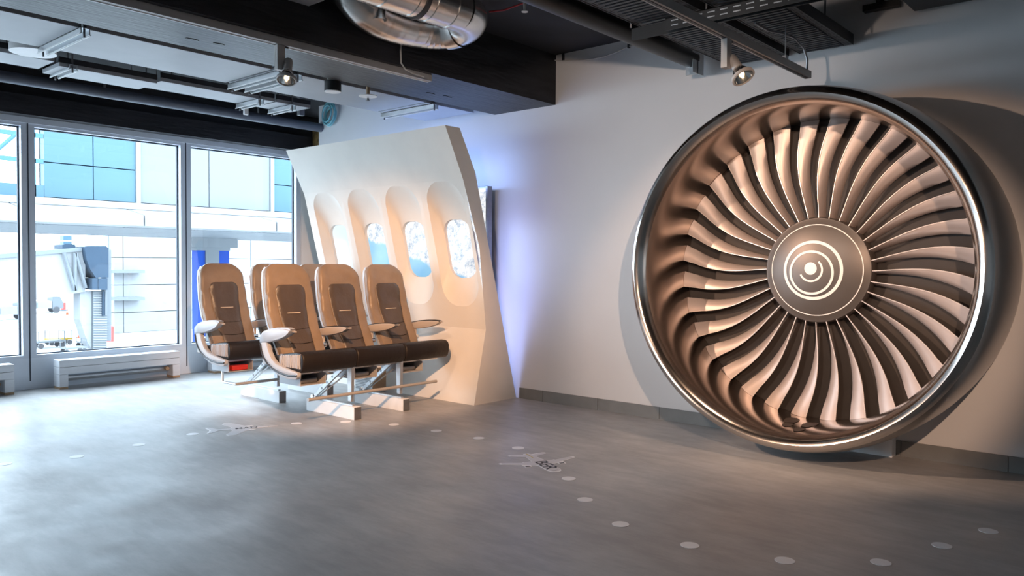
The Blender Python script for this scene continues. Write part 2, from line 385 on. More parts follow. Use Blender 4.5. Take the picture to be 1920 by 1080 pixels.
# passenger boarding bridge, 60 m away
XB = -60.0
def q(px, py, X=XB): v = P(px, py, 0, X); return (v.y, v.z)
jb = empty('boarding_bridge', (XB, 20, -5))
def jpart(mb, name, material):
    o = mb.build(name, material); o.parent = jb; o.matrix_parent_inverse = Matrix.Translation(-jb.location); return o
jpart(MB().prism([q(-60, 486), q(123, 470), q(160, 467), q(160, 547), q(123, 553), q(-60, 582)], 0, XB-3.2, XB), 'tunnel', 'o_white')
jpart(MB().prism([q(-60, 481), q(152, 464), q(152, 471), q(-60, 490)], 0, XB-3.3, XB+.15), 'roof_rail', 'o_panel')
for a, b_ in (((120, 474), (141, 545)), ((142, 474), (161, 540)), ((141, 474), (141, 545))):
    pa, pb = P(*a, 0, XB+.25), P(*b_, 0, XB+.25)
    jpart(MB().tube([pa, pb], .13, 6), 'brace', 'o_grey')
jpart(MB().prism([q(152, 463), q(160, 461), q(192, 461), q(197, 465), q(197, 520), q(174, 521), q(163, 505), q(156, 487)], 0, XB-3, XB+.6), 'cab', 'o_navy')
jpart(MB().prism([q(165.5, 521.5), q(176, 521.5), q(176, 543), q(165.5, 543)], 0, XB-2, XB+.7), 'cab_door', 'o_navy')
jpart(MB().prism([q(177, 521.5), q(194, 521.5), q(194, 543), q(177, 543)], 0, XB-2, XB+.7), 'cab_door', 'o_navy')
jpart(MB().prism([q(121, 459), q(128, 457), q(145, 458), q(146, 465), q(121, 466)], 0, XB-2, XB-.4), 'roof_unit', 'o_navy')
jpart(MB().prism([q(134, 441), q(150, 441), q(150, 450), q(134, 450)], 0, XB-2.2, XB-1.5), 'vent_box', 'o_teal')
jpart(MB().prism([q(134, 452), q(150, 452), q(150, 465), q(134, 465)], 0, XB-2.2, XB-1.5), 'vent_box', 'o_teal')
jpart(MB().prism([q(152, 546), q(174, 546), q(174, 655), q(165, 640), q(152, 600)], 0, XB-1.4, XB-.2), 'support_column', 'o_white')
jpart(MB().prism([q(175, 546), q(200, 546), q(200, 680), q(175, 680)], 0, XB-1.4, XB), 'lift_column', 'o_panel')
for k in range(24):
    z_ = 548 + k*4.6
    jpart(MB().prism([q(175, z_), q(200, z_), q(200, z_+1.6), q(175, z_+1.6)], 0, XB, XB+.06), 'rib', 'o_white')
jpart(MB().prism([q(190, 546), q(194, 546), q(194, 592), q(190, 592)], 0, XB, XB+.3), 'cable_chase', 'o_navy')
jpart(MB().tube([P(199, 465, 0, XB+.4), P(199, 590, 0, XB+.4)], .07, 6), 'drain_pipe', 'o_grey')
jpart(MB().prism([q(200, 468), q(212, 468), q(212, 640), q(200, 640)], 0, XB-1, XB-.3), 'shaft', 'o_panel')
tag(jb, 'white passenger boarding bridge with a navy cab end on the apron', 'boarding bridge')
# pale terminal wall on the right of it
XT = -72.0
tb = empty('terminal_building', (XT, 40, -5))
def tpart(mb, name, material):
    o = mb.build(name, material); o.parent = tb; o.matrix_parent_inverse = Matrix.Translation(-tb.location); return o
zz = [-5.0] + [q(260, y_, XT)[1] for y_ in (636, 585, 534, 483, 432)] + [9.5]
for a, b_ in zip(zz[:-1], zz[1:]):
    for (pa, pb) in ((213, 231), (231, 345), (345, 470), (470, 600)):
        tpart(MB().box(XT-1, XT, q(pa, 500, XT)[0]+.03, q(pb, 500, XT)[0]-.03, a+.03, b_-.03), 'wall_panel', 'o_white')
tpart(MB().box(XT-1.2, XT-1.02, q(213, 500, XT)[0], q(600, 500, XT)[0], -5, 9.5), 'backing', 'o_panel')
for y_ in (509, 560):
    tpart(MB().prism([q(203, y_-3, XT+1), q(270, y_-3, XT+1), q(270, y_+3, XT+1), q(203, y_+3, XT+1)], 0, XT, XT+1.2), 'canopy_arm', 'o_panel')
tag(tb, 'pale panelled terminal building beyond the boarding bridge', 'building')
# small things on the apron
def apron(px, py):
    v = P(px, py, 2, -5.0); return v
def cone(px, py, label):
    v = apron(px, py); t = empty('traffic_cone', v)
    MB().box(-.22, .22, -.22, .22, 0, .05).build('cone_base', 'o_orange', t)
    MB().tube([(0, 0, .05), (0, 0, .28)], [.16, .11], 10).build('cone_body', 'o_orange', t)
    MB().tube([(0, 0, .28), (0, 0, .48)], [.11, .065], 10).build('cone_band', 'o_white', t)
    MB().tube([(0, 0, .48), (0, 0, .72)], [.065, .02], 10).build('cone_tip', 'o_orange', t)
    tag(t, label, 'traffic cone', 'cones on the apron')
cone(150, 633, 'orange traffic cone on the apron beside the lift column')
cone(126, 590, 'orange traffic cone far out under the boarding bridge')
def cart(px, py, s, label, body, wheels='rim', grp='carts on the apron'):
    v = apron(px, py); t = empty('baggage_cart', v)
    MB().box(-.6*s, .6*s, -.9*s, .9*s, .42*s, .55*s).build('bed', body, t)
    for sx in (-.5, .5):
        for sy in (-.7, .7):
            MB().tube([(sx*s-.06, sy*s, .2*s), (sx*s+.06, sy*s, .2*s)], .2*s, 10).build('wheel', wheels, t)
    for sy in (-.85, .85):
        MB().tube([(-.55*s, sy*s, .5*s), (-.55*s, sy*s, 1.2*s), (.55*s, sy*s, 1.2*s), (.55*s, sy*s, .5*s)], .035*s, 6).build('rail', 'o_grey', t)
    tag(t, label, 'cart', grp)
cart(92, 652, 1.0, 'grey baggage cart with end rails left of the yellow one', 'o_grey')
cart(110, 646, .9, 'yellow baggage cart on the apron by the lift column', 'o_yel')
cart(138, 662, .8, 'pale baggage cart nearest the lift column', 'o_panel')
cart(166, 650, .8, 'small pale cart in front of the red tank', 'o_panel')
def truck(px, py, label):
    v = apron(px, py); t = empty('service_truck', v)
    MB().box(-.9, .9, -2.2, 1.0, .6, 1.5).build('body', 'o_white', t)
    MB().prism([(1.05, .5), (2.3, .5), (2.3, 1.2), (1.9, 2.0), (1.05, 2.0)], 0, -.9, .9).build('driver_cab', 'o_grey', t)
    for sx in (-.8, .8):
        for sy in (-1.5, 1.5):
            MB().tube([(sx-.12, sy, .4), (sx+.12, sy, .4)], .4, 12).build('wheel', 'rim', t)
    MB().box(.9, .93, -1.8, -.6, .7, 1.3).build('side_panel', 'o_panel', t)
    tag(t, label, 'truck')
truck(76, 587, 'white service truck parked under the boarding bridge')
truck(8, 600, 'low white service vehicle at the left window edge')
tk = empty('fuel_tank', apron(206, 640))
MB().tube([(0, 0, 0), (0, 0, 1.15)], .3, 14).build('tank_body', 'red', tk)
MB().tube([(0, 0, 1.15), (0, 0, 1.3)], [.3, .08], 14).build('tank_cap', 'red', tk)
tag(tk, 'red upright tank beside the lift column on the apron', 'tank')
tk = empty('fire_extinguisher', apron(119, 583))
MB().tube([(0, 0, 0), (0, 0, 1.1)], .3, 12).build('cylinder_body', 'red', tk)
MB().box(-.4, .4, -.4, .4, 0, .2).build('wheeled_base', 'o_grey', tk)
tag(tk, 'far red extinguisher trolley under the boarding bridge', 'extinguisher')

# ------------------------------------------------------------------ ceiling works
bx0, bx1, bz = -5.034, -4.312, 2.636
bm_ = struct('ceiling_beam', B(bx0, bx1, -6, WY, bz, CZ), 'beam', 'broad black concrete beam with scuffed glossy underside')
for (px_, py_, s_) in ((362, 74, .05), (413, 83, .05), (807, 175, .05), (838, 181, .05)):
    v = P(px_, py_, 2, bz); pts = []
    for k in range(10):
        a = 2*math.pi*k/10; r = s_*random.uniform(.5, 1.1); pts.append((v.x+r*.45*math.cos(a), v.y+r*math.sin(a)))
    MB().prism(pts, 2, bz-.003, bz+.01).build('paint_chip', 'black', bm_)
def rods(mb, pts, z0, r=.006):
    for (x, y) in pts: mb.tube([(x, y, z0), (x, y, CZ+.01)], r, 6)
PZ = 2.68
def cpanel(x0, x1, y0, y1, label, z=PZ, grp='suspended ceiling panels'):
    t = empty('ceiling_panel', ((x0+x1)/2, (y0+y1)/2, z))
    w_, l_ = (x1-x0)/2, (y1-y0)/2
    MB().box(-w_, w_, -l_, l_, 0, .03).build('sheet', 'ceilpanel', t, bevel=.003)
    MB().box(w_-.012, w_, -l_, l_, .03, .07).box(-w_, -w_+.012, -l_, l_, .03, .07).build('edge_flange', 'tray', t)
    h = MB()
    for sx in (-.8, .8):
        for sy in (-.8, .8): h.tube([(sx*w_, sy*l_, .03), (sx*w_, sy*l_, CZ-z+.01)], .005, 6)
    h.build('hanger_rod', 'dalu', t)
    return tag(t, label, 'ceiling panel', grp)
P1 = (-5.965, -5.285); P2 = (-6.655, -6.315)
cpanel(*P1, -.8, 1.97, 'wide grey ceiling panel above the leftmost window')
cpanel(*P1, 2.0, 3.31, 'wide grey ceiling panel left of the paired crossbars')
cpanel(*P1, 3.34, 4.86, 'wide grey ceiling panel carrying the round speaker')
cpanel(*P1, 4.88, 5.49, 'wide grey ceiling panel touching the wall, tinted blue')
cpanel(*P2, -.8, 2.17, 'narrow grey ceiling panel at the far left')
cpanel(*P2, 2.20, 2.92, 'narrow grey ceiling panel hanging slightly low with a clip', z=2.655)
cpanel(*P2, 2.95, 3.98, 'narrow grey ceiling panel between two crossbars')
cpanel(*P2, 4.0, 4.36, 'short narrow grey ceiling panel at the right end')
def crossbar(x0, x1, y, z, label):
    t = empty('crossbar', ((x0+x1)/2, y, z)); w_ = (x1-x0)/2
    MB().box(-w_, w_, -.028, -.022, -.04, 0).box(-w_, w_, .022, .028, -.04, 0).box(-w_, w_, -.028, .028, -.004, 0).build('channel', 'alu', t)
    MB().box(-w_, w_, -.034, -.028, -.046, -.038).box(-w_, w_, .028, .034, -.046, -.038).build('lip_strip', 'white', t)
    h = MB()
    for s_ in (-1, 1): MB().tube([(s_*(w_-.02), 0, -.06), (s_*(w_-.02), 0, CZ-z)], .007, 6).build('threaded_rod', 'dalu', t)
    tag(t, label, 'crossbar', 'metal crossbars under the ceiling panels')
def ypx(px, py, z=PZ): return P(px, py, 2, z).y
crossbar(P1[0]-.03, P1[1]+.03, ypx(110, 76), PZ, 'metal crossbar next to the white disc at the far left')
crossbar(P1[0]-.03, P1[1]+.03, ypx(457, 152), PZ, 'left one of the paired metal crossbars behind the first lamp')
crossbar(P1[0]-.03, P1[1]+.03, ypx(490, 158), PZ, 'right one of the paired metal crossbars behind the first lamp')
crossbar(P1[0]-.03, P1[1]+.03, ypx(762, 205), PZ, 'dark metal crossbar nearest the wall under the blue panel')
crossbar(P2[0]-.02, P2[1]+.02, ypx(116, 130), PZ, 'short metal crossbar at the low narrow panel')
crossbar(P2[0]-.02, P2[1]+.02, ypx(470, 190), PZ, 'short metal crossbar with a white tag hanging from it')
crossbar(P2[0]-.02, P2[1]+.02, ypx(520, 203), PZ, 'short metal crossbar at the end of the narrow panels')
# tag and hooks
v = P(461, 205, 0, -6.63)
t = MB().box(-.012, .012, -.02, .02, -.05, .03).build('white_tag', 'white'); t.location = v; tag(t, 'small white tag hanging under a crossbar', 'tag')
v = P(62, 94, 0, -6.155)
t = empty('smoke_detector', (v.x, v.y, v.z))
MB().tube([(0, 0, -.02), (0, 0, .03)], .145, 28).build('disc', 'white', t, smooth=True)
MB().tube([(0, 0, .03), (0, 0, CZ-v.z+.01)], .02, 10).build('stem', 'dalu', t)
tag(t, 'large flat white round disc between ceiling panels at left', 'detector')
v = P(624, 164, 0, -5.16)
t = empty('ceiling_speaker', (-5.16, v.y, v.z))
MB().tube([(0, 0, -.03), (0, 0, .045)], .065, 24).build('drum', 'black', t, smooth=True)
MB().tube([(0, 0, -.036), (0, 0, -.03)], .063, 24).build('grille', 'white', t)
MB().tube([(0, -.03, .045), (0, -.10, .16), (0, -.10, CZ-v.z+.01)], .008, 6).tube([(.02, .04, .045), (.02, .04, CZ-v.z+.01)], .006, 6).build('bracket', 'cable', t)
tag(t, 'small round speaker with black drum and white grille', 'speaker')
v = P(690, 181, 0, -5.16)
t = empty('sprinkler', (-5.16, v.y, v.z))
MB().tube([(0, 0, 0), (0, 0, .006)], .075, 28).build('plate', 'white', t)
MB().tube([(0, 0, .006), (0, 0, CZ-v.z+.01)], .014, 10).build('pipe_drop', 'wood', t)
MB().tube([(0, 0, -.03), (0, 0, 0)], .009, 8).tube([(0, 0, -.034), (0, 0, -.03)], .018, 10).build('nozzle', 'chrome', t)
tag(t, 'sprinkler head with a flat white disc over the cabin panel', 'sprinkler')
def sprink(v, label):
    t = empty('sprinkler', v)
    MB().tube([(0, 0, -.03), (0, 0, -.024)], .022, 14).build('deflector', 'white', t)
    MB().tube([(0, 0, -.024), (0, 0, .03)], [.008, .012], 8).build('nozzle', 'cable', t)
    MB().tube([(0, 0, .03), (0, 0, CZ-v.z+.01)], .012, 8).build('pipe_drop', 'dalu', t)
    tag(t, label, 'sprinkler')
sprink(P(984, 14, 2, 2.93), 'small sprinkler head on the dark ceiling by the red cable')
sprink(P(1163, 15, 2, 2.78), 'copper sprinkler head left of the cable trays')
# pipe above the window
pa, pb = P(-60, 141, 0, -7.78), P(603, 240, 0, -7.78)
t = empty('service_pipe', (-7.78, 3.5, pb.z)); zc = pb.z
MB().tube([(0, -6, 0), (0, pb.y-3.5, 0)], .05, 16).build('pipe_run', 'greypipe', t, smooth=True)
h = MB()
for yy in (-4.5, -2.2, -.4, 1.2): h.tube([(0, yy, .04), (0, yy, CZ-zc+.01)], .012, 6)
h.build('hanger', 'dalu', t)
MB().tube([(0, pb.y-3.5, 0), (0, pb.y-3.47, 0)], .055, 16).build('end_cap', 'blackpipe', t)
tag(t, 'dark grey pipe running along above the windows', 'pipe')
# rough filler at the end of the wall
t = B(-8.30, -7.86, 5.75, 5.83, 2.50, 2.90).build('filler_block', 'yellowfoam', bevel=.02); tag(t, 'rough rusty brown patch in the dark gap by the wall end', 'patch')
# coil of teal cable
v = P(617, 213, 1, WY-.06)
mb = MB(); n = 260; pts = []
for k in range(n):
    a = 2*math.pi*k/40; rr = .098 + .016*math.sin(k*.09+.4) + .008*math.sin(k*.31)
    pts.append((v.x + rr*math.cos(a)*.98 + .012*math.sin(k*.05), v.y + .028*math.sin(k*.037), v.z + rr*math.sin(a)*1.05 + .01*math.cos(k*.07)))
mb.tube(pts, .0095, 6)
t = mb.build('cable_coil', 'teal', smooth=True); tag(t, 'coil of teal cable hanging by the end of the wall', 'cable')
MB().tube([(v.x, v.y+.03, v.z+.10), (v.x, WY, v.z+.13)], .008, 6).build('hook', 'dalu', t)
v = P(564, 200, 0, -6.9)
t = MB().box(-.022, .022, -.03, .03, -.09, CZ-v.z).build('hanging_channel', 'dalu'); t.location = v; tag(t, 'short upright metal channel left of the teal coil', 'channel')

# track 1 on the beam
t1 = empty('light_track', (-4.375, 0, 2.612))
ye = P(807, 153, 2, 2.59).y
MB().box(-.022, .022, -4, ye, -.022, .024).build('rail', 'track', t1, bevel=.002)
MB().box(-.024, -.015, -4, ye, -.026, -.021).build('rail_edge', 'white', t1)
tag(t1, 'long beige light track fixed under the black beam', 'light track')
# track 2 over the engine
T2Z = 2.45; t2y = P(1512, 148, 2, T2Z).y; t2x = -1.955
t2 = empty('light_track', (t2x, 0, T2Z))
MB().box(-.022, .022, -3.5, t2y, 0, .045).build('rail', 'track', t2, bevel=.002)
MB().box(-.008, .008, -3.5, t2y-.02, -.003, 0).build('rail_slot', 'rim', t2)
h = MB()
for yy in (-2.5, 1.0, t2y-.38): MB().tube([(0, yy, .045), (0, yy, (CZ if yy < 2 else 2.705)-T2Z)], .003, 6).build('suspension_wire', 'dalu', t2)
MB().box(-.012, .012, t2y-.40, t2y-.36, .045, .07).build('wire_grip', 'dalu', t2)
pts = [(0, t2y-.02, .04), (0, t2y-.02, .12), (-.01, t2y-.06, .19), (-.03, t2y-.16, .235), (-.05, t2y-.30, .235), (-.08, t2y-.45, .225), (-.1, t2y-.6, .24)]
MB().tube(pts, .008, 8).build('supply_cable', 'dalu', t2, smooth=True)
tag(t2, 'suspended light track ending above the engine', 'light track')
def lamp(loc, tilt, label, first=True):
    """a track spot: adapter box, knuckle, neck, reflector bulb; local -z of the head is the beam"""
    t = empty('track_spotlight', loc)
    MB().box(-.018, .018, -.028, .028, -.155, 0).build('adapter', 'track', t, bevel=.002)
    MB().box(-.012, .012, .028, .055, -.012, 0).build('track_clip', 'rim', t)
    hd = Matrix.Translation((.035, .035, -.13)) @ tilt.to_matrix().to_4x4()
    MB().tube([(.018, .02, -.125), (.04, .03, -.125)], .012, 10).build('knuckle', 'dalu', t)
    def hp(name, prof, m_, n=20, cap=True):
        mb = MB(); vs = []; fs = []; k = len(prof)
        for i in range(n):
            a = 2*math.pi*i/n
            for (z, r) in prof: vs.append(hd @ Vector((r*math.cos(a), r*math.sin(a), z)))
        for i in range(n):
            j = (i+1) % n
            for q_ in range(k-1): fs.append((i*k+q_, i*k+q_+1, j*k+q_+1, j*k+q_))
        mb.add(vs, fs); return mb.build(name, m_, t, smooth=30)
    hp('neck', [(.05, .0), (.05, .024), (.03, .028), (-.035, .028), (-.035, .0)], 'track')
    hp('reflector', [(-.03, .022), (-.05, .036), (-.075, .050), (-.095, .056)], 'chrome')
    hp('rim_ring', [(-.088, .056), (-.086, .062), (-.102, .064), (-.106, .058), (-.104, .053)], 'track')
    hp('bulb', [(-.05, .0), (-.055, .012), (-.075, .014), (-.088, .0)], 'bulb')
    hp('front_glass', [(-.098, .0), (-.099, .054)], 'glass')
    tag(t, label, 'spotlight', 'track spotlights')
from mathutils import Euler
v = P(525, 85, 0, -4.37)
lamp((-4.372, v.y, 2.586), Euler((math.radians(-16), math.radians(-16), 0)), 'track spotlight hanging in front of the ceiling panels')
v = P(1362, 82, 0, t2x)
lamp((t2x, v.y, T2Z-.003), Euler((math.radians(-8), math.radians(-34), 0)), 'track spotlight hanging over the engine')

# round ventilation duct with a U-bend
dt = empty('ventilation_duct', (-3.75, 3.5, 2.9))
def dpart(mb, name, material, smooth=True):
    o = mb.build(name, material, smooth=smooth); o.parent = dt; o.matrix_parent_inverse = Matrix.Translation(-dt.location); return o
R_ = .135; DX, DZ = -3.72, 2.895; yE = 3.72
dpart(MB().tube([(DX, 1.0, DZ), (DX, yE, DZ)], R_, 32), 'straight_pipe', 'duct')
for yy in (2.3, 2.55, 2.8, 3.05, 3.28, 3.42, 3.60): dpart(MB().tube([(DX, yy, DZ), (DX, yy+.012, DZ)], R_+.005, 32), 'seam_ring', 'duct')
dpart(MB().tube([(DX, 3.33, DZ), (DX, 3.36, DZ)], R_+.008, 32), 'gasket_ring', 'rim')
fx = -4.11; pts = []
for k in range(13):
    a = math.pi*k/12; c = (DX+fx)/2; r = (DX-fx)/2
    pts.append((c + r*math.cos(a), yE + .20*math.sin(a), DZ - .035*k/12))
dpart(MB().tube(pts[:8], R_, 32, caps=False), 'elbow', 'duct')
fl = pts[7:] + [(fx-.01, 3.62, 2.852), (fx-.01, 3.50, 2.848), (fx-.01, 3.38, 2.855), (fx, 3.26, 2.88), (fx, 3.17, 2.93), (fx, 3.12, 3.0), (fx, 3.10, 3.08)]
# fine creases along the flexible hose
dense = []; rad = []
for i in range(len(fl)-1):
    a, b_ = Vector(fl[i]), Vector(fl[i+1])
    for k in range(5): dense.append(a.lerp(b_, k/5)); rad.append(R_*(1.0 if k % 2 else .985))
dense.append(Vector(fl[-1])); rad.append(R_)
dpart(MB().tube(dense, rad, 32, caps=False), 'flexible_hose', 'duct', smooth=60)
dpart(MB().tube(pts[6:9], R_+.008, 32, caps=False), 'clamp_ring', 'duct')
h = MB()
for yy in (1.4, 2.9): h.tube([(DX, yy, DZ+.13), (DX, yy, CZ+.01)], .006, 6)
dpart(h, 'hanger', 'dalu')
sv = P(712, 26, 0, -4.0)
dpart(MB().tube([(sv.x, sv.y, sv.z-.035), (sv.x, sv.y, CZ)], .036, 18, caps=False), 'stub_pipe', 'duct')
dpart(MB().tube([(sv.x, sv.y, sv.z-.04), (sv.x, sv.y, sv.z-.03)], .045, 18, caps=False), 'stub_rim', 'duct')
tag(dt, 'shiny round metal ventilation duct with a U-shaped bend', 'duct')
# wire loop on the beam face below the duct
pts = [P(753, 70, 0, bx1+.02), P(751, 95, 0, bx1+.02), P(752, 118, 0, bx1+.02), P(760, 130, 0, bx1+.02), P(775, 138, 0, bx1+.012), P(795, 144, 0, bx1+.012)]
t = MB().tube(pts, .006, 6).build('wire', 'cable', smooth=True); tag(t, 'thin pale wire running down the side of the beam', 'wire')
v = P(546+20, 2, 2, 2.9)
# pale box at the upper edge
a = P(575, 10, 2, 2.86)
t = empty('air_box', (a.x, a.y, 2.86))
MB().box(-.16, .16, -.55, .02, 0, .18).build('casing', 'ceilpanel', t, bevel=.004)
MB().box(-.02, .02, -.45, -.41, .18, CZ-2.86+.01).build('hanger', 'dalu', t)
tag(t, 'pale grey metal box at the upper edge beside the duct', 'air box')
# red cable on the ceiling
pts = [P(918, 22, 2, 3.04), P(945, 19, 2, 3.02), P(975, 8, 2, 3.03), P(1005, -2, 2, 3.05), P(1040, -14, 2, 3.06)]
t = MB().tube(pts, .006, 6).build('red_wire', 'redcable', smooth=True); tag(t, 'thin red cable under the dark ceiling', 'cable')
# black pipe along y
t = empty('drain_pipe', (-2.92, 3, 2.78))
MB().tube([(0, -5, 0), (0, 2.40, 0)], .065, 20).build('pipe_run', 'blackpipe', t, smooth=True)
h = MB()
for yy in (-2, 1.2): h.tube([(0, yy, .06), (0, yy, CZ-2.78+.01)], .008, 6)
h.build('hanger', 'dalu', t)
MB().box(-.035, .06, 2.37, 2.385, -.12, .05).box(.055, .06, 2.30, 2.47, -.12, .04).build('end_bracket', 'alu', t)
tag(t, 'thick black pipe running towards the engine wall', 'pipe')
# cable trays
def tray(x0, x1, y0, label):
    t = empty('cable_tray', ((x0+x1)/2, 4.5, 2.71)); w_ = (x1-x0)/2; ya, yb2 = y0-4.5, WY-.012-4.5
    MB().box(-w_, w_, ya, yb2, .004, .010).build('tray_floor', 'tray', t)
    MB().box(-w_-.004, -w_, ya, yb2, 0, .07).build('side_rail', 'tray', t); MB().box(w_, w_+.004, ya, yb2, 0, .07).build('side_rail', 'tray', t)
    rb = MB(); n = int((yb2-ya)/.045)
    for k in range(n):
        y_ = ya + .02 + k*.045; rb.box(-w_+.05, w_-.05, y_, y_+.022, -.004, .004)
    o = rb.build('rib', 'tray', t); o['kind'] = 'stuff'
    sl = MB()
    for k in range(int((yb2-ya)/.09)):
        for s_ in (-1, 1):
            y_ = ya + .03 + k*.09
            for dx in (.018, .036): sl.box(s_*(w_-dx)-.004, s_*(w_-dx)+.004, y_, y_+.05, .002, .005)
    o = sl.build('slot', 'black', t); o['kind'] = 'stuff'
    h = MB()
    for y_ in (ya+.4, yb2-.5):
        for s_ in (-1, 1): h.tube([(s_*(w_-.01), y_, .05), (s_*(w_-.01), y_, CZ-2.71+.01)], .006, 6)
    h.build('hanger', 'dalu', t)
    tag(t, label, 'cable tray', 'black cable trays by the wall')
tray(-2.66, -2.225, 2.6, 'black ribbed cable tray beside the thick black pipe')
tray(-2.14, -1.785, 2.6, 'black ribbed cable tray right of the light track')
a = P(1256, 62, 2, 2.62)
ch = empty('slotted_channel', (a.x, a.y, 2.62))
MB().box(min(0, -2.70-a.x), 1.75, -.002, .002, 0, .075).box(0, 1.75, -.055, -.05, 0, .075).box(0, 1.75, -.055, .002, .07, .075).build('channel', 'black', ch)
sl = MB()
for k in range(22):
    for z_ in (.022, .05): sl.box(.04+k*.078, .085+k*.078, -.057, -.054, z_, z_+.006)
o = sl.build('slot', 'alu', ch); o['kind'] = 'stuff'
for hx in (-2.69-a.x, -2.18-a.x, -1.76-a.x): MB().tube([(hx, -.025, .075), (hx, -.025, CZ-2.62)], .006, 6).build('hanger', 'dalu', ch)
tag(ch, 'black slotted steel channel crossing under the cable trays', 'channel')
a = P(1716, 23, 2, 2.84)
t = MB().box(0, .9, -1.6, 0, 0, .16).build('black_duct', 'black', bevel=.005); t.location = (a.x, a.y-.02, 2.84); MB().box(.40, .50, -1.2, -1.15, .16, CZ-2.84).build('hanger', 'black', t); tag(t, 'black rectangular duct at the upper right corner', 'duct')
t = MB().box(-.1, .12, -.03, .03, -.04, .0).build('angle_bracket', 'black'); 
a = P(1650, 15, 1, WY-.05); t.location = (a.x, a.y, a.z+.03); MB().box(-.02, .02, -.02, .02, 0, CZ-a.z).build('hanger', 'black', t); tag(t, 'small black bracket on the wall by the black duct', 'bracket')
# white cable clipped along the wall top
pts = [P(x, y, 1, WY-.012) for x, y in ((1040, 113), (1055, 114), (1095, 113), (1130, 107), (1158, 97), (1176, 88), (1200, 82), (1225, 74), (1250, 70))]
t = MB().tube(pts, .005, 6).build('wall_cable', 'cable', smooth=True); tag(t, 'thin pale cable sagging along the top of the wall', 'cable')
for x, y in ((1056, 107), (1179, 83)):
    v = P(x, y, 1, WY-.01); MB().box(v.x-.008, v.x+.008, WY-.02, WY, v.z-.03, v.z+.03).build('clip', 'rim', t)

# ------------------------------------------------------------------ engine
EC = (-1.915, 1.203); LY, FY = 4.723, 5.32
en = empty('jet_engine_inlet', (EC[0], 5.1, 0))
def epart(mb, name, material, smooth=True, parent=None):
    o = mb.build(name, material, smooth=smooth); p = parent or en
    o.parent = p; o.matrix_parent_inverse = Matrix.Translation(-en.location) if p is en else Matrix.Identity(4)
    return o
lip = [(4.790, 1.012), (4.762, 1.026), (4.742, 1.040), (4.729, 1.054), (4.723, 1.069), (4.727, 1.085), (4.740, 1.099), (4.762, 1.111)]
epart(MB().lathe(lip, EC, 160), 'lip', 'lip')
epart(MB().lathe([(4.762, 1.111), (4.80, 1.123), (4.86, 1.134), (4.95, 1.143), (5.08, 1.147), (5.25, 1.146), (5.40, 1.138), (WY-.002, 1.122), (WY-.002, 1.0)], EC, 160), 'nacelle', 'nacelle')
def r_in(y):
    ks = [(4.790, 1.012), (4.84, 1.001), (4.92, .993), (5.02, .990), (5.12, .991), (5.22, .996), (FY+.06, 1.003)]
    for (a, ra), (b_, rb) in zip(ks[:-1], ks[1:]):
        if y <= b_: return ra + (rb-ra)*(y-a)/(b_-a)
    return 1.003
epart(MB().lathe([(4.790 + (FY+.06-4.790)*k/14, r_in(4.790 + (FY+.06-4.790)*k/14)) for k in range(15)], EC, 160), 'inlet_wall', 'inlet')
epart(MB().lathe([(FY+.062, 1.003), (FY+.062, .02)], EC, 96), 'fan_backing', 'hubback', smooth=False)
# thirty-two blades
NB = 32; RI, RO = .345, .9985
def blade_mesh():
    mb = MB(); ns, nc = 15, 5; front = []; back = []
    for i in range(ns):
        s_ = i/(ns-1); r = RI + (RO-RI)*s_
        th = math.radians(-1.6*math.sin(math.pi*min(1, s_*1.15)) + 5.0*s_**2)      # clockwise sweep of the middle line
        half = (.0085 + .047*s_**1.25)                                              # half width as seen from the front
        fr = []; bk = []
        for k in range(nc):
            u = -1 + 2*k/(nc-1)
            a = th + u*half/r
            yy = FY - .035 + (1+u)*.5*(.070-.046*s_) - .010*(1-u*u) + .012*s_
            x, z = r*math.sin(a), r*math.cos(a)
            fr.append((x, yy, z)); bk.append((x, yy+.012, z))
        front.append(fr); back.append(bk)
    rows = [f + b_[::-1] for f, b_ in zip(front, back)]
    mb.grid(rows, closed=True)
    mb.f.append(tuple(range(2*nc-1, -1, -1))); mb.f.append(tuple((ns-1)*2*nc+k for k in range(2*nc)))
    edge = MB(); pts = [(f[0][0], f[0][1]-.001, f[0][2]) for f in front]; edge.tube(pts, .0035, 5)
    return mb, edge
bmb, emb = blade_mesh()
b0 = bmb.build('fan_blade', 'blade', smooth=50); e0 = emb.build('leading_edge', 'bladeedge', smooth=True)
for k in range(NB):
    a = math.radians(2.0 + 360*k/NB)
    ob = b0 if k == 0 else b0.copy(); oe = e0 if k == 0 else e0.copy()
    if k: COL.objects.link(ob); COL.objects.link(oe)
    ob.parent = en; oe.parent = ob
    # rotation about Y through the engine axis
    ob.matrix_local = Matrix.Translation(Vector((EC[0], 0, EC[1]))-en.location) @ Matrix.Rotation(a, 4, 'Y')
# spinner
def sp_y(r): return FY - .045 - .055*(1-(min(r, .335)/.335)**2)**.9
prof = [(FY+.05, .352), (FY-.03, .352), (FY-.043, .344)] + [(sp_y(.335*(1-k/16)), max(.0005, .335*(1-k/16))) for k in range(17)]
sp = epart(MB().lathe(prof, EC, 96), 'spinner', 'spinner')
def ribbon(cx, cz, r, wd, a0=0, a1=360, n=72):
    rows = []
    for k in range(n+1):
        a = math.radians(a0 + (a1-a0)*k/n); row = []
        for rr in (r-wd/2, r+wd/2):
            x, z = cx + rr*math.cos(a), cz + rr*math.sin(a)
            row.append((EC[0]+x, sp_y(math.hypot(x, z))-.0025, EC[1]+z))
        rows.append(row)
    return MB().grid(rows)
S_ = .300/366
def epaint(mb, name):
    o = mb.build(name, 'spiral', fix=False); o.parent = sp; return o
epaint(ribbon(0, 0, .300, .006), 'ring_line')
epaint(ribbon(-50*S_+.020, 12*S_, 25*S_, 50*S_), 'centre_dot')
epaint(ribbon(-46*S_+.018, 0*S_, 90*S_, 16*S_, 48, -156), 'spiral_arc')
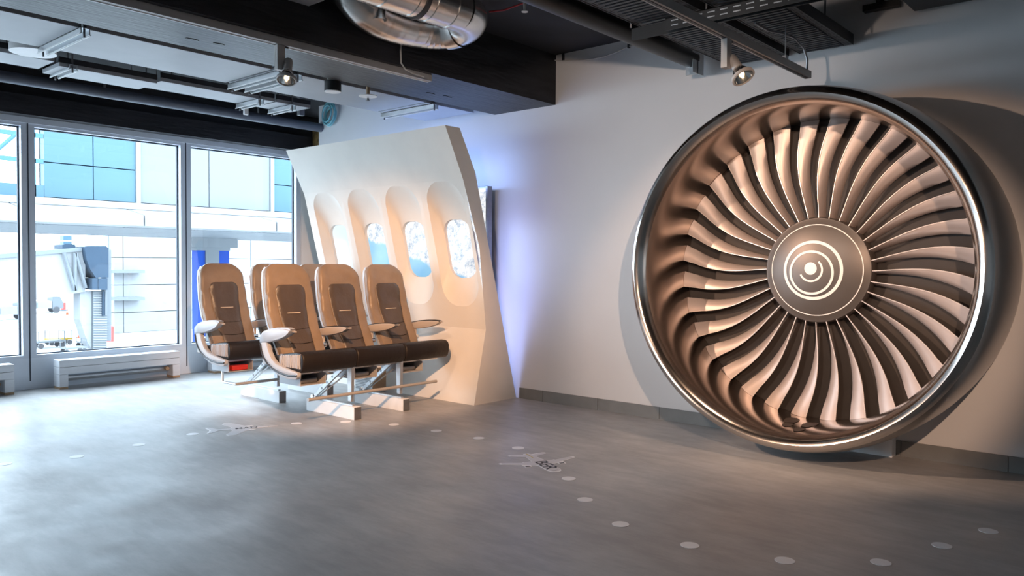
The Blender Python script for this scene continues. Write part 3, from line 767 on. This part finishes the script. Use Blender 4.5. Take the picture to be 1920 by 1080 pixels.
epaint(ribbon(-42*S_+.015, -21*S_, 170*S_, 19*S_), 'spiral_ring')
epaint(ribbon(-28*S_+.011, -2*S_, 228*S_, 24*S_), 'spiral_ring')
# shoe prints on the floor of the inlet
def in_pt(px, py):
    """where the photo ray meets the inlet wall"""
    lo, hi = 4.75, 5.38; best = None
    for k in range(400):
        y = lo + (hi-lo)*k/399; v = P(px, py, 1, y); d = math.hypot(v.x-EC[0], v.z-EC[1])
        if d >= r_in(y) - .004: best = v; break
    if best is None: best = v
    rr = r_in(best.y)-.003; d = math.hypot(best.x-EC[0], best.z-EC[1])
    return Vector((EC[0]+(best.x-EC[0])*rr/d, best.y, EC[1]+(best.z-EC[1])*rr/d))
def foot(poly, name):
    c = (sum(p[0] for p in poly)/len(poly), sum(p[1] for p in poly)/len(poly))
    vs = [in_pt(*c)] + [in_pt(*p) for p in poly]; n = len(poly)
    o = MB().add(vs, [(0, 1+i, 1+(i+1) % n) for i in range(n)]).build(name, 'footprint', fix=False)
    o.parent = en; o.matrix_parent_inverse = Matrix.Translation(-en.location)
z6 = lambda L: [(1380+x/6, 740+y/6) for x, y in L]
foot(z6([(540, 285), (560, 260), (620, 253), (690, 262), (722, 280), (700, 300), (650, 315), (545, 308)]), 'sole_print')
foot(z6([(520, 325), (545, 313), (640, 320), (640, 340), (600, 357), (545, 355), (520, 340)]), 'heel_print')
foot(z6([(725, 355), (750, 325), (800, 313), (900, 312), (935, 322), (900, 345), (840, 358), (800, 368)]), 'sole_print')
foot(z6([(640, 390), (665, 370), (720, 366), (790, 374), (760, 400), (700, 411), (650, 408)]), 'heel_print')
# block that carries it at the wall
a = P(1623, 848, 2, 0); b_ = P(1679, 855, 1, WY-.02)
epart(B(b_.x-.42, b_.x, WY-.10, WY-.001, 0, .14), 'support_block', 'white', smooth=False)
tag(en, 'large polished jet engine inlet with fan blades and spiral spinner', 'jet engine')

# ------------------------------------------------------------------ cabin wall panel with window niches
XR, XLft = -4.732, -7.055
prof = [(4.941, 0), (5.085, .654), (4.998, 1.375), (4.789, 1.954), (4.577, 2.377)]
def fy(z):
    for (y0, z0), (y1, z1) in zip(prof[:-1], prof[1:]):
        if z <= z1: return y0 + (y1-y0)*(z-z0)/(z1-z0)
    return prof[-1][0]
cp = empty('cabin_panel', (-5.9, 5.2, 0))
def cpart(mb, name, material, **kw):
    o = mb.build(name, material, **kw); o.parent = cp; o.matrix_parent_inverse = Matrix.Translation(-cp.location); return o
ncx = [-5.012, -5.585, -6.158, -6.731]; NW, WW = .462, .352
zA, zB_ = .654, 1.954
body = MB()
# lower and upper slabs
body.add([(XLft, 4.941, 0), (XR, 4.941, 0), (XR, 5.085, .654), (XLft, 5.085, .654)], [(0, 1, 2, 3)])
body.add([(XLft, 4.789, zB_), (XR, 4.789, zB_), (XR, 4.577, 2.377), (XLft, 4.577, 2.377)], [(0, 1, 2, 3)])
edges = [XR] + [(ncx[i]+ncx[i+1])/2 for i in range(3)] + [XLft]
DEP = .078; nrm = .95
def inner(x, z): return (x, fy(z)+DEP, z)
for i, c in enumerate(ncx):
    x1, x0 = edges[i], edges[i+1]
    outl = rrect(c, (0.85+1.950)/2, NW, 1.100, .20, 12); inn = rrect(c-.012, (1.105+1.627)/2, WW, .522, .135, 12)
    cxm, czm = c, (zA+zB_)/2
    # project the outline to the cell border
    cell = []
    for (x, z) in outl:
        dx, dz = x-cxm, z-czm
        k = min((x1-cxm)/dx if dx > 1e-6 else ((x0-cxm)/dx if dx < -1e-6 else 1e9), (zB_-czm)/dz if dz > 1e-6 else ((zA-czm)/dz if dz < -1e-6 else 1e9))
        cell.append((cxm+dx*k, czm+dz*k))
    # corners of the cell take the nearest samples
    for (kx, kz) in ((x1, zB_), (x0, zB_), (x0, zA), (x1, zA)):
        j = min(range(len(cell)), key=lambda q_: (cell[q_][0]-kx)**2 + (cell[q_][1]-kz)**2); cell[j] = (kx, kz)
    rows = []
    for t_ in (0, .25, .5, .75, .93, 1):
        rows.append([(a[0]+(b_[0]-a[0])*t_, fy(a[1]+(b_[1]-a[1])*t_), a[1]+(b_[1]-a[1])*t_) for a, b_ in zip(cell, outl)])
    for t_ in (.06, .2, .4, .6, .8, 1):
        e_ = 1-(1-t_)**1.5
        row = []
        for a, b_ in zip(outl, inn):
            x = a[0]+(b_[0]-a[0])*t_; z = a[1]+(b_[1]-a[1])*t_
            row.append((x, fy(a[1])*(1-e_) + (fy(b_[1])+DEP)*e_ if True else 0, z))
        rows.append(row)
    rows.append([(x, fy(z)+DEP+.03, z) for x, z in inn])
    body.grid(rows, closed=True)
# right and left ends, top, back
for X_ in (XR, XLft):
    ring = [(X_, y, z) for y, z in prof] + [(X_, 4.748, 2.377), (X_, 4.943, 2.017), (X_, 5.50, 0)]
    body.add(ring, [(0, 1, 7), (1, 2, 6, 7), (2, 3, 6), (3, 4, 5, 6)])
body.add([(XLft, 4.577, 2.377), (XR, 4.577, 2.377), (XR, 4.748, 2.377), (XLft, 4.748, 2.377)], [(0, 1, 2, 3)])
bd = cpart(body, 'panel_body', 'panel', smooth=22)
tag(cp, 'cream aircraft cabin wall mock-up with four window niches', 'cabin panel')
# display behind it
sx0, sx1_ = -6.86, -4.945
ms = empty('display_screen', ((sx0+sx1_)/2, 5.36, 1.40))
w_ = (sx1_-sx0)/2
MB().box(-w_, w_, -.035, .03, -.55, .55).build('bezel', 'dalu', ms, bevel=.004)
MB().add([(-w_+.02, -.0365, -.53), (w_-.02, -.0365, -.53), (w_-.02, -.0365, .53), (-w_+.02, -.0365, .53)], [(0, 1, 2, 3)]).build('picture', 'screen', ms)
MB().box(-.3, .3, .03, WY-5.36, -.15, .15).build('wall_mount', 'dalu', ms)
tag(ms, 'flat display behind the cabin panel showing snowy mountains and sea', 'display')
# small white box with slots standing behind the front seats
a = P(714, 738, 2, 0)
gb = empty('floor_heater', (-5.98, 4.83, 0))
MB().box(-.16, .10, -.09, .09, .0, .25).build('casing', 'white', gb, bevel=.006)
for k in range(14): MB().box(-.14, .08, -.0945, -.089, .03+k*.015, .036+k*.015).build('slot', 'dalu', gb)
MB().box(.10, .104, -.08, .08, .02, .24).build('end_plate', 'wood', gb)
tag(gb, 'small white slotted box behind the front seats by the panel', 'heater')

# ------------------------------------------------------------------ radiator benches under the windows
def bench(y0, y1, label):
    t = empty('radiator_bench', (-8.30, (y0+y1)/2, 0)); l_ = (y1-y0)/2
    MB().box(-.075, .075, -l_, l_, .212, .279).build('plank', 'bench', t, bevel=.003)
    MB().box(-.075, .075, -l_, l_, .143, .209).build('plank', 'bench', t, bevel=.003)
    for s_ in (-1, 1):
        yy = s_*(l_-.04); MB().box(-.075, .075, yy-.04, yy+.04, .022, .141).build('leg', 'bench', t, bevel=.003)
        MB().box(-.072, .072, yy-.038, yy+.038, 0, .021).build('foot_block', 'wood', t)
    MB().tube([(-.05, -l_+.08, .09), (-.05, l_-.08, .09)], .03, 10).build('radiator_pipe', 'alu', t)
    MB().tube([(.0, l_-.12, .10), (.04, l_-.12, .10)], .02, 10).build('valve', 'wood', t)
    tag(t, label, 'bench', 'white radiator benches under the windows')
bench(2.84, 4.03, 'white plank radiator bench under the middle window')
bench(1.26, 2.46, 'white plank radiator bench cut off at the left edge')
bench(4.42, 5.60, 'white plank radiator bench behind the rear seats')

# ------------------------------------------------------------------ airline seats, three abreast
SP = .505
def xb(z):
    ks = [(.44, -.315), (.50, -.335), (.58, -.375), (.65, -.42), (.74, -.465), (.83, -.50), (.92, -.525), (1.02, -.545), (1.12, -.568), (1.20, -.595), (1.23, -.61)]
    for (a, x0), (b_, x1) in zip(ks[:-1], ks[1:]):
        if z <= b_: return x0 + (x1-x0)*(z-a)/(b_-a)
    return ks[-1][1]
def hw(z):
    if z < 1.085: 
        ks = [(.44, .195), (.60, .210), (.80, .222), (1.0, .215), (1.085, .208)]
        for (a, w0), (b_, w1) in zip(ks[:-1], ks[1:]):
            if z <= b_: return w0 + (w1-w0)*(z-a)/(b_-a)
    t_ = min(1, (z-1.085)/(1.222-1.085)); return .088 + .120*math.sqrt(max(0, 1-t_*t_))
def back_mesh():
    zs = [.46 + (1.085-.46)*k/16 for k in range(17)] + [1.085 + .137*math.sin(math.pi/2*k/8) for k in range(1, 9)]
    us = [-1, -.97, -.88, -.7, -.5, -.25, 0, .25, .5, .7, .88, .97, 1]
    rows = []
    for z in zs:
        h = hw(z); row = []
        tp = 1 if z < 1.16 else max(.25, 1-(z-1.16)/.085)
        for u in us:
            d = (.012*(abs(u) > .6)*(abs(u)-.6)/.4 - (.030 if abs(u) >= 1 else .010 if abs(u) > .96 else 0))
            row.append((xb(z) + d*tp - (1-tp)*.02 + .004*math.sin(z*38+u*3), h*u, z))
        for u in us[::-1]: row.append((xb(z) - .055 - .012*(1-u*u) + (1-tp)*.03, h*u*.985, z))
        rows.append(row)
    mb = MB().grid(rows, closed=True); n = len(rows[0])
    mb.f.append(tuple(range(n-1, -1, -1))); mb.f.append(tuple((len(rows)-1)*n+k for k in range(n)))
    return mb
def inset_mesh(off, grow=0, ring=False):
    """dark middle field of the back: follows the back's face"""
    zs = [.50 + (1.005-.50)*k/14 for k in range(15)] + [1.005 + .05*math.sin(math.pi/2*k/5) for k in range(1, 6)]
    rows = []
    for z in zs:
        h = .108 + .028*min(1, max(0, (z-.55)/.4))
        if z > 1.005: h = h - .05 + .05*math.sqrt(max(0, 1-((z-1.005)/.05)**2))
        h += grow
        rows.append([(xb(z)+off+.004*math.sin(z*38+u*2) - (.007 if abs(u) == 1 else 0), h*u, z + (grow if z > 1.04 else 0)) for u in (-1, -.96, -.6, -.2, .2, .6, .96, 1)])
    return MB().grid(rows)
def shell_mesh():
    zs = [.46, .6, .75, .9, 1.02, 1.10, 1.16, 1.195]; rows = []
    for z in zs:
        h = hw(z)*1.01; x = xb(z)
        rows.append([(x-.045, -h, z), (x-.075, -h*.98, z), (x-.10, -h*.7, z), (x-.105, 0, z), (x-.10, h*.7, z), (x-.075, h*.98, z), (x-.045, h, z), (x-.05, 0, z)])
    mb = MB().grid(rows, closed=True); mb.f.append(tuple(range(7, -1, -1))); mb.f.append(tuple(7*8+k for k in range(8))); return mb
def cushion_mesh():
    pr_ = [(-.40, .430), (-.40, .505), (-.30, .530), (-.18, .548), (-.08, .560), (-.03, .558), (-.005, .543), (.008, .515), (.006, .465), (-.008, .425), (-.03, .408), (-.10, .405), (-.25, .415)]
    mb = MB(); rows = []
    for y, s_ in ((-.250, .90), (-.246, .97), (-.236, 1), (.236, 1), (.246, .97), (.250, .90)):
        cx_, cz_ = -.2, .48
        rows.append([(cx_+(x-cx_)*(.5+.5*s_), y, cz_+(z-cz_)*s_) for x, z in pr_])
    mb.grid(rows, closed=True); n = len(pr_)
    mb.f.append(tuple(range(n-1, -1, -1))); mb.f.append(tuple(5*n+k for k in range(n))); return mb
def arm_mesh(wd=.024):
    top = [(-.52, .665), (-.47, .690), (-.38, .708), (-.28, .718), (-.20, .722), (-.14, .722), (-.105, .716)]
    bot = [(-.115, .706), (-.16, .682), (-.24, .660), (-.34, .642), (-.44, .632), (-.52, .625)]
    pr_ = top + bot; rows = []; cz_ = .68; cx_ = -.31
    for y, s_ in ((-wd, .80), (-wd*.8, .95), (-wd*.4, 1), (wd*.4, 1), (wd*.8, .95), (wd, .80)):
        rows.append([(cx_+(x-cx_)*(.8+.2*s_), y, cz_+(z-cz_)*s_) for x, z in pr_])
    mb = MB().grid(rows, closed=True); n = len(pr_)
    mb.f.append(tuple(range(n-1, -1, -1))); mb.f.append(tuple(5*n+k for k in range(n)))
    pad = MB(); rows = []
    for (x, z) in top: rows.append([(x, -wd*.75, z-.001), (x, -wd*.7, z+.006), (x, wd*.7, z+.006), (x, wd*.75, z-.001)])
    pad.grid(rows)
    return mb, pad
def seat_row(loc, label, variant):
    t = empty('airline_seat_row', loc)
    for i in range(3):
        y = (i-1)*SP
        def sh(mb):
            mb.v = [(a, b_+y, c) for a, b_, c in mb.v]; return mb
        bk = sh(back_mesh()).build('backrest', 'leather', t, smooth=50)
        sh(inset_mesh(.0075)).build('back_inset', 'leather2', bk, smooth=60, fix=False)
        # piping along the inset
        zs = [.52 + .485*k/12 for k in range(13)]
        for s_ in (-1, 1):
            pts = [(xb(z)+.006, y+s_*(.110+.028*min(1, max(0, (z-.55)/.4))), z) for z in zs]
            MB().tube(pts, .003, 5).build('piping', 'leather', bk, smooth=True)
        MB().box(xb(.83)+.008, xb(.83)+.014, y-.06, y+.06, .826, .832).build('stitched_tab', 'stitch', bk)
        for zs_, sag in ((.705, .006), (.60, .010)):
            pts = [(xb(zs_-sag*(1-(u/5)**2))+.0085, y+.105*u/5, zs_-sag*(1-(u/5)**2)) for u in range(-5, 6)]
            MB().tube(pts, .0025, 5).build('seam', 'cushion', bk, smooth=True)
        sh(shell_mesh()).build('back_shell', 'shell', t, smooth=50)
        sh(cushion_mesh()).build('seat_cushion', 'cushion', t, smooth=50)
        # vest box under the seat
        vb = MB().box(-.37, -.09, y-.21, y+.02, .300, .306).box(-.37, -.09, y-.21, y-.204, .306, .385).box(-.37, -.09, y+.014, y+.02, .306, .385).box(-.37, -.364, y-.204, y+.014, .306, .385)
        vo = vb.build('vest_box', 'shell', t)
        if variant == 'rear' and i == 0:
            MB().box(-.17, -.10, y-.17, y-.02, .308, .352).build('vest_pouch', 'red', vo, bevel=.012)
        else: MB().box(-.30, -.14, y-.17, y-.02, .308, .345).build('vest_pouch', 'dalu', vo, bevel=.012)
    # gathered cloth on the open left side of the first cushion
    rows = []
    for k in range(31):
        x = -.30 + .275*k/30; d = .006*math.sin(k*1.9)
        rows.append([(x, -SP-.253+d, .44), (x, -SP-.256+d, .48), (x, -SP-.254+d, .515+.03*k/30), (x, -SP-.245, .532+.02*k/30)])
    MB().grid(rows).build('gathered_side', 'elastic', t, smooth=True, fix=False)
    for j in range(4):
        y = (j-1.5)*SP
        am, pad = arm_mesh(.030 if j == 0 else .024)
        kz = 1.35 if j == 0 else 1.0
        for q_ in (am, pad): q_.v = [(a, b_+y-(.012 if j == 0 else 0), .690+(c-.690)*kz) for a, b_, c in q_.v]
        ao = am.build('armrest', 'shell' if j == 0 else 'armshell', t, smooth=45)
        pad.build('arm_pad', 'shell' if j == 0 else 'rim', ao, smooth=True)
        MB().box(-.115, -.085, y-.012, y+.012, .708, .718).build('arm_tip', 'armshell', ao, bevel=.003)
        # hinge and lever under each arm
        hb = MB().box(-.52, -.44, y-.012, y+.012, .44, .64).build('hinge_plate', 'armshell', t, bevel=.004)
        MB().tube([(-.44, y-.018, .56), (-.44, y+.018, .56)], .022, 12).tube([(-.40, y-.018, .50), (-.40, y+.018, .50)], .016, 10).tube([(-.46, y-.016, .50), (-.36, y-.016, .47)], .008, 6).build('hinge_pin', 'chrome', hb)
    # curved side shroud at the left end
    y = -1.5*SP-.012
    outer = [(-.52, .640), (-.515, .57), (-.49, .51), (-.44, .455), (-.36, .405), (-.26, .372), (-.15, .358), (-.04, .362), (-.012, .385), (-.012, .415)]
    inner_ = [(-.10, .425), (-.20, .438), (-.29, .460), (-.35, .495), (-.395, .55), (-.43, .630)]
    so = MB().prism(outer + inner_, 1, y-.022, y+.012).build('end_shroud', 'shell', t, bevel=.008, smooth=40)
    stripe = [(-.512, .60), (-.497, .545), (-.468, .497), (-.415, .452), (-.34, .418), (-.24, .396), (-.13, .386), (-.02, .394)]
    MB().tube([(a, y-.023, b_) for a, b_ in stripe], .008, 6).build('dark_stripe', 'rim', so, smooth=True)
    band = [(-.492, .61), (-.477, .557), (-.45, .512), (-.40, .472), (-.33, .440), (-.24, .420), (-.13, .408), (-.03, .410)] + [(-.10, .422), (-.20, .433), (-.29, .455), (-.355, .492), (-.40, .55), (-.435, .615)]
    MB().prism(band, 1, y-.0245, y-.02).build('tan_band', 'armshell', so)
    # frame
    for x, z in ((-.14, .395), (-.36, .400)):
        MB().tube([(x, -1.5*SP+.02, z), (x, 1.5*SP-.02, z)], .016, 10).build('cross_beam', 'alu', t)
    for s_ in (-1, 1):
        y = s_*SP/2 - .012
        MB().prism([(-.10, .41), (-.035, .41), (-.045, .135), (-.085, .135)], 1, y-.014, y+.014).build('front_leg', 'alu', t, bevel=.004)
        st = MB().prism([(-.57, .125), (-.53, .115), (-.15, .385), (-.19, .40)], 1, y-.009, y+.009).build('rear_strut', 'alu', t, bevel=.003)
        for q_ in (.3, .5, .7):
            x, z = -.55+.36*q_, .12+.27*q_
            MB().tube([(x, y-.0105, z), (x, y+.0105, z)], .011, 10).build('strut_hole', 'dalu', st)
        MB().tube([(-.52, y+.01, .115), (-.16, y+.015, .335)], .006, 6).build('brace_rod', 'chrome', t)
        MB().box(-.60, -.03, y-.012, y+.012, .100, .112).build('floor_rail', 'alu', t)
        MB().tube([(-.565, y-.02, .12), (-.565, y+.02, .12)], .018, 10).tube([(-.54, y, .105), (-.54, y, .135)], .014, 10).build('rail_fitting', 'chrome', t)
        pl_ = MB().box(-.62, .02, y-.035, y+.035, 0, .100).build('plinth', 'white', t, bevel=.002)
        MB().box(.02, .024, y-.033, y+.033, .002, .098).build('end_plate', 'dalu', pl_)
    yb = 1.5*SP
    bar = [(-.015, -yb+.06, .205), (-.015, yb-.14, .205)]
    MB().tube(bar, .0125, 12).build('baggage_bar', 'track', t, smooth=True)
    if variant == 'rear':
        MB().tube([(-.015, -yb+.07, .205), (-.20, -yb+.06, .205), (-.22, -yb+.06, .215), (-.22, -yb+.06, .38)], .011, 10).build('bar_return', 'alu', t, smooth=True)
    tag(t, label, 'airline seats', 'three-seat airline rows')
    return t
seat_row((-4.99, 4.13, 0), 'front row of three brown leather airline seats beside the cabin panel', 'front')
seat_row((-6.085, 4.16, 0), 'rear row of three leather airline seats nearer the windows', 'rear')

# ------------------------------------------------------------------ floor stickers
dots = ((8, 870), (144, 856.5), (260, 834), (361, 814), (556, 794), (648, 791), (738.5, 796), (818, 808), (897.5, 821.5), (971.5, 840), (1066.5, 897.5), (1097, 937), (1163.5, 983), (1293.5, 1022.5), (1471.5, 1051), (1651.5, 1054.5), (1766, 1023), (1853, 995.5))
labs = ['at the left edge of the picture', 'second from the left edge', 'third from the left edge', 'just left of the first plane sticker', 'just right of the first plane sticker', 'in front of the nearest seat plinth',
        'right of the nearest seat plinth', 'below the corner of the cabin panel', 'two before the second plane sticker', 'directly behind the tail of the second plane sticker', 'directly ahead of the nose of the second plane sticker',
        'second after the second plane sticker', 'third after the second plane sticker', 'fourth after the second plane sticker', 'left one of the two nearest the bottom edge', 'right one of the two nearest the bottom edge', 'second from the right edge', 'nearest the right edge of the picture']
dmb = MB(); n = 28
dmb.prism([(.041*math.cos(2*math.pi*k/n), .041*math.sin(2*math.pi*k/n)) for k in range(n)], 2, 0, .0012)
d0 = dmb.build('floor_dot', 'sticker')
for k, (d, lb) in enumerate(zip(dots, labs)):
    o = d0 if k == 0 else d0.copy()
    if k: COL.objects.link(o)
    v = P(*d, 2, 0); o.location = (v.x, v.y, 0); tag(o, 'round white floor dot '+lb, 'sticker', 'dots of the flight path on the floor')
def text_mesh(s_, size):
    cu = bpy.data.curves.new('txt', 'FONT'); cu.body = s_; cu.size = size; cu.align_x = 'CENTER'; cu.align_y = 'CENTER'; cu.offset = size*.012
    to = bpy.data.objects.new('txt', cu); COL.objects.link(to); bpy.context.view_layer.update()
    me = bpy.data.meshes.new_from_object(to.evaluated_get(bpy.context.evaluated_depsgraph_get()))
    bpy.data.objects.remove(to); return me
def plane_outline(kind):
    if kind == 'jet':      # broad airliner: nose at +x
        h = [(.50, 0), (.49, .045), (.455, .078), (.40, .095), (.16, .100), (.13, .115), (-.08, .54), (-.125, .545), (-.145, .51), (-.06, .24), (-.08, .22), (-.07, .17), (-.09, .095), (-.33, .070), (-.43, .27), (-.475, .275), (-.49, .24), (-.45, .055), (-.50, .035)]
    else:                  # slimmer one with swept wings
        h = [(.52, 0), (.42, .034), (.34, .048), (.18, .055), (.10, .08), (-.16, .48), (-.28, .50), (-.31, .42), (-.19, .13), (-.21, .055), (-.42, .045), (-.50, .20), (-.58, .21), (-.53, .035)]
    return h + [(x, -y) for x, y in h[::-1] if y > 0]
def plane_sticker(tail, nose, kind, txt, label, size, ty):
    a, b_ = P(*tail, 2, 0), P(*nose, 2, 0); L_ = (b_-a).length; ang = math.atan2(b_.y-a.y, b_.x-a.x)
    o = MB().prism([(x*L_, y*L_) for x, y in plane_outline(kind)], 2, 0, .001).build('plane_sticker', 'sticker')
    o.location = ((a.x+b_.x)/2, (a.y+b_.y)/2, 0); o.rotation_euler = (0, 0, ang)
    MB().prism([(x*L_*.95, y*L_*.93) for x, y in plane_outline(kind)], 2, .001, .0014).build('printed_body', 'sticker2', o)
    if kind == 'jet':
        for s_ in (-1, 1):
            MB().prism([(x*L_, (s_*.24+y)*L_) for x, y in ((.17, -.045), (.17, .045), (.08, .06), (-.02, .05), (-.02, -.05))], 2, .0002, .0013).build('engine_pod', 'sticker', o)
            MB().prism([(x*L_, (s_*.24+y)*L_) for x, y in ((.15, -.03), (.15, .03), (.11, .035), (.11, -.035))], 2, .0013, .0018).build('pod_mark', 'ink', o)
        MB().prism([(x*L_, y*L_) for x, y in ((-.26, -.006), (-.26, .012), (-.49, .016), (-.49, -.006))], 2, .0014, .0018).build('tail_mark', 'yellow', o)
        MB().prism([(x*L_, y*L_) for x, y in ((.405, -.055), (.43, -.03), (.437, 0), (.43, .03), (.405, .055), (.42, .03), (.425, 0), (.42, -.03))], 2, .0014, .0018).build('cockpit_mark', 'ink', o)
    else:
        for s_ in (-1, 1):
            MB().prism([(x*L_, (s_*.16+y)*L_) for x, y in ((.16, 0), (.13, .028), (.0, .03), (.0, -.03), (.13, -.028))], 2, .0002, .0013).build('engine_pod', 'sticker', o)
        MB().prism([(x*L_, y*L_) for x, y in ((.36, -.02), (.385, 0), (.36, .02), (.375, 0))], 2, .0014, .0018).build('cockpit_mark', 'ink', o)
    me = text_mesh(txt, size*L_); me.materials.append(M['ink'])
    to = bpy.data.objects.new('lettering', me); COL.objects.link(to); to.parent = o; to.location = (ty*L_, 0, .002)
    tag(o, label, 'sticker', 'plane stickers on the floor')
    return to
plane_sticker((985.7, 851), (1045, 884.7), 'jet', 'BER', 'floor sticker of a broad plane with letters BER', .25, .15)
t = plane_sticker((395.8, 807.5), (518.6, 798.4), 'swept', 'MAD', 'floor sticker of a slim swept-wing plane with letters MAD', .16, .03)
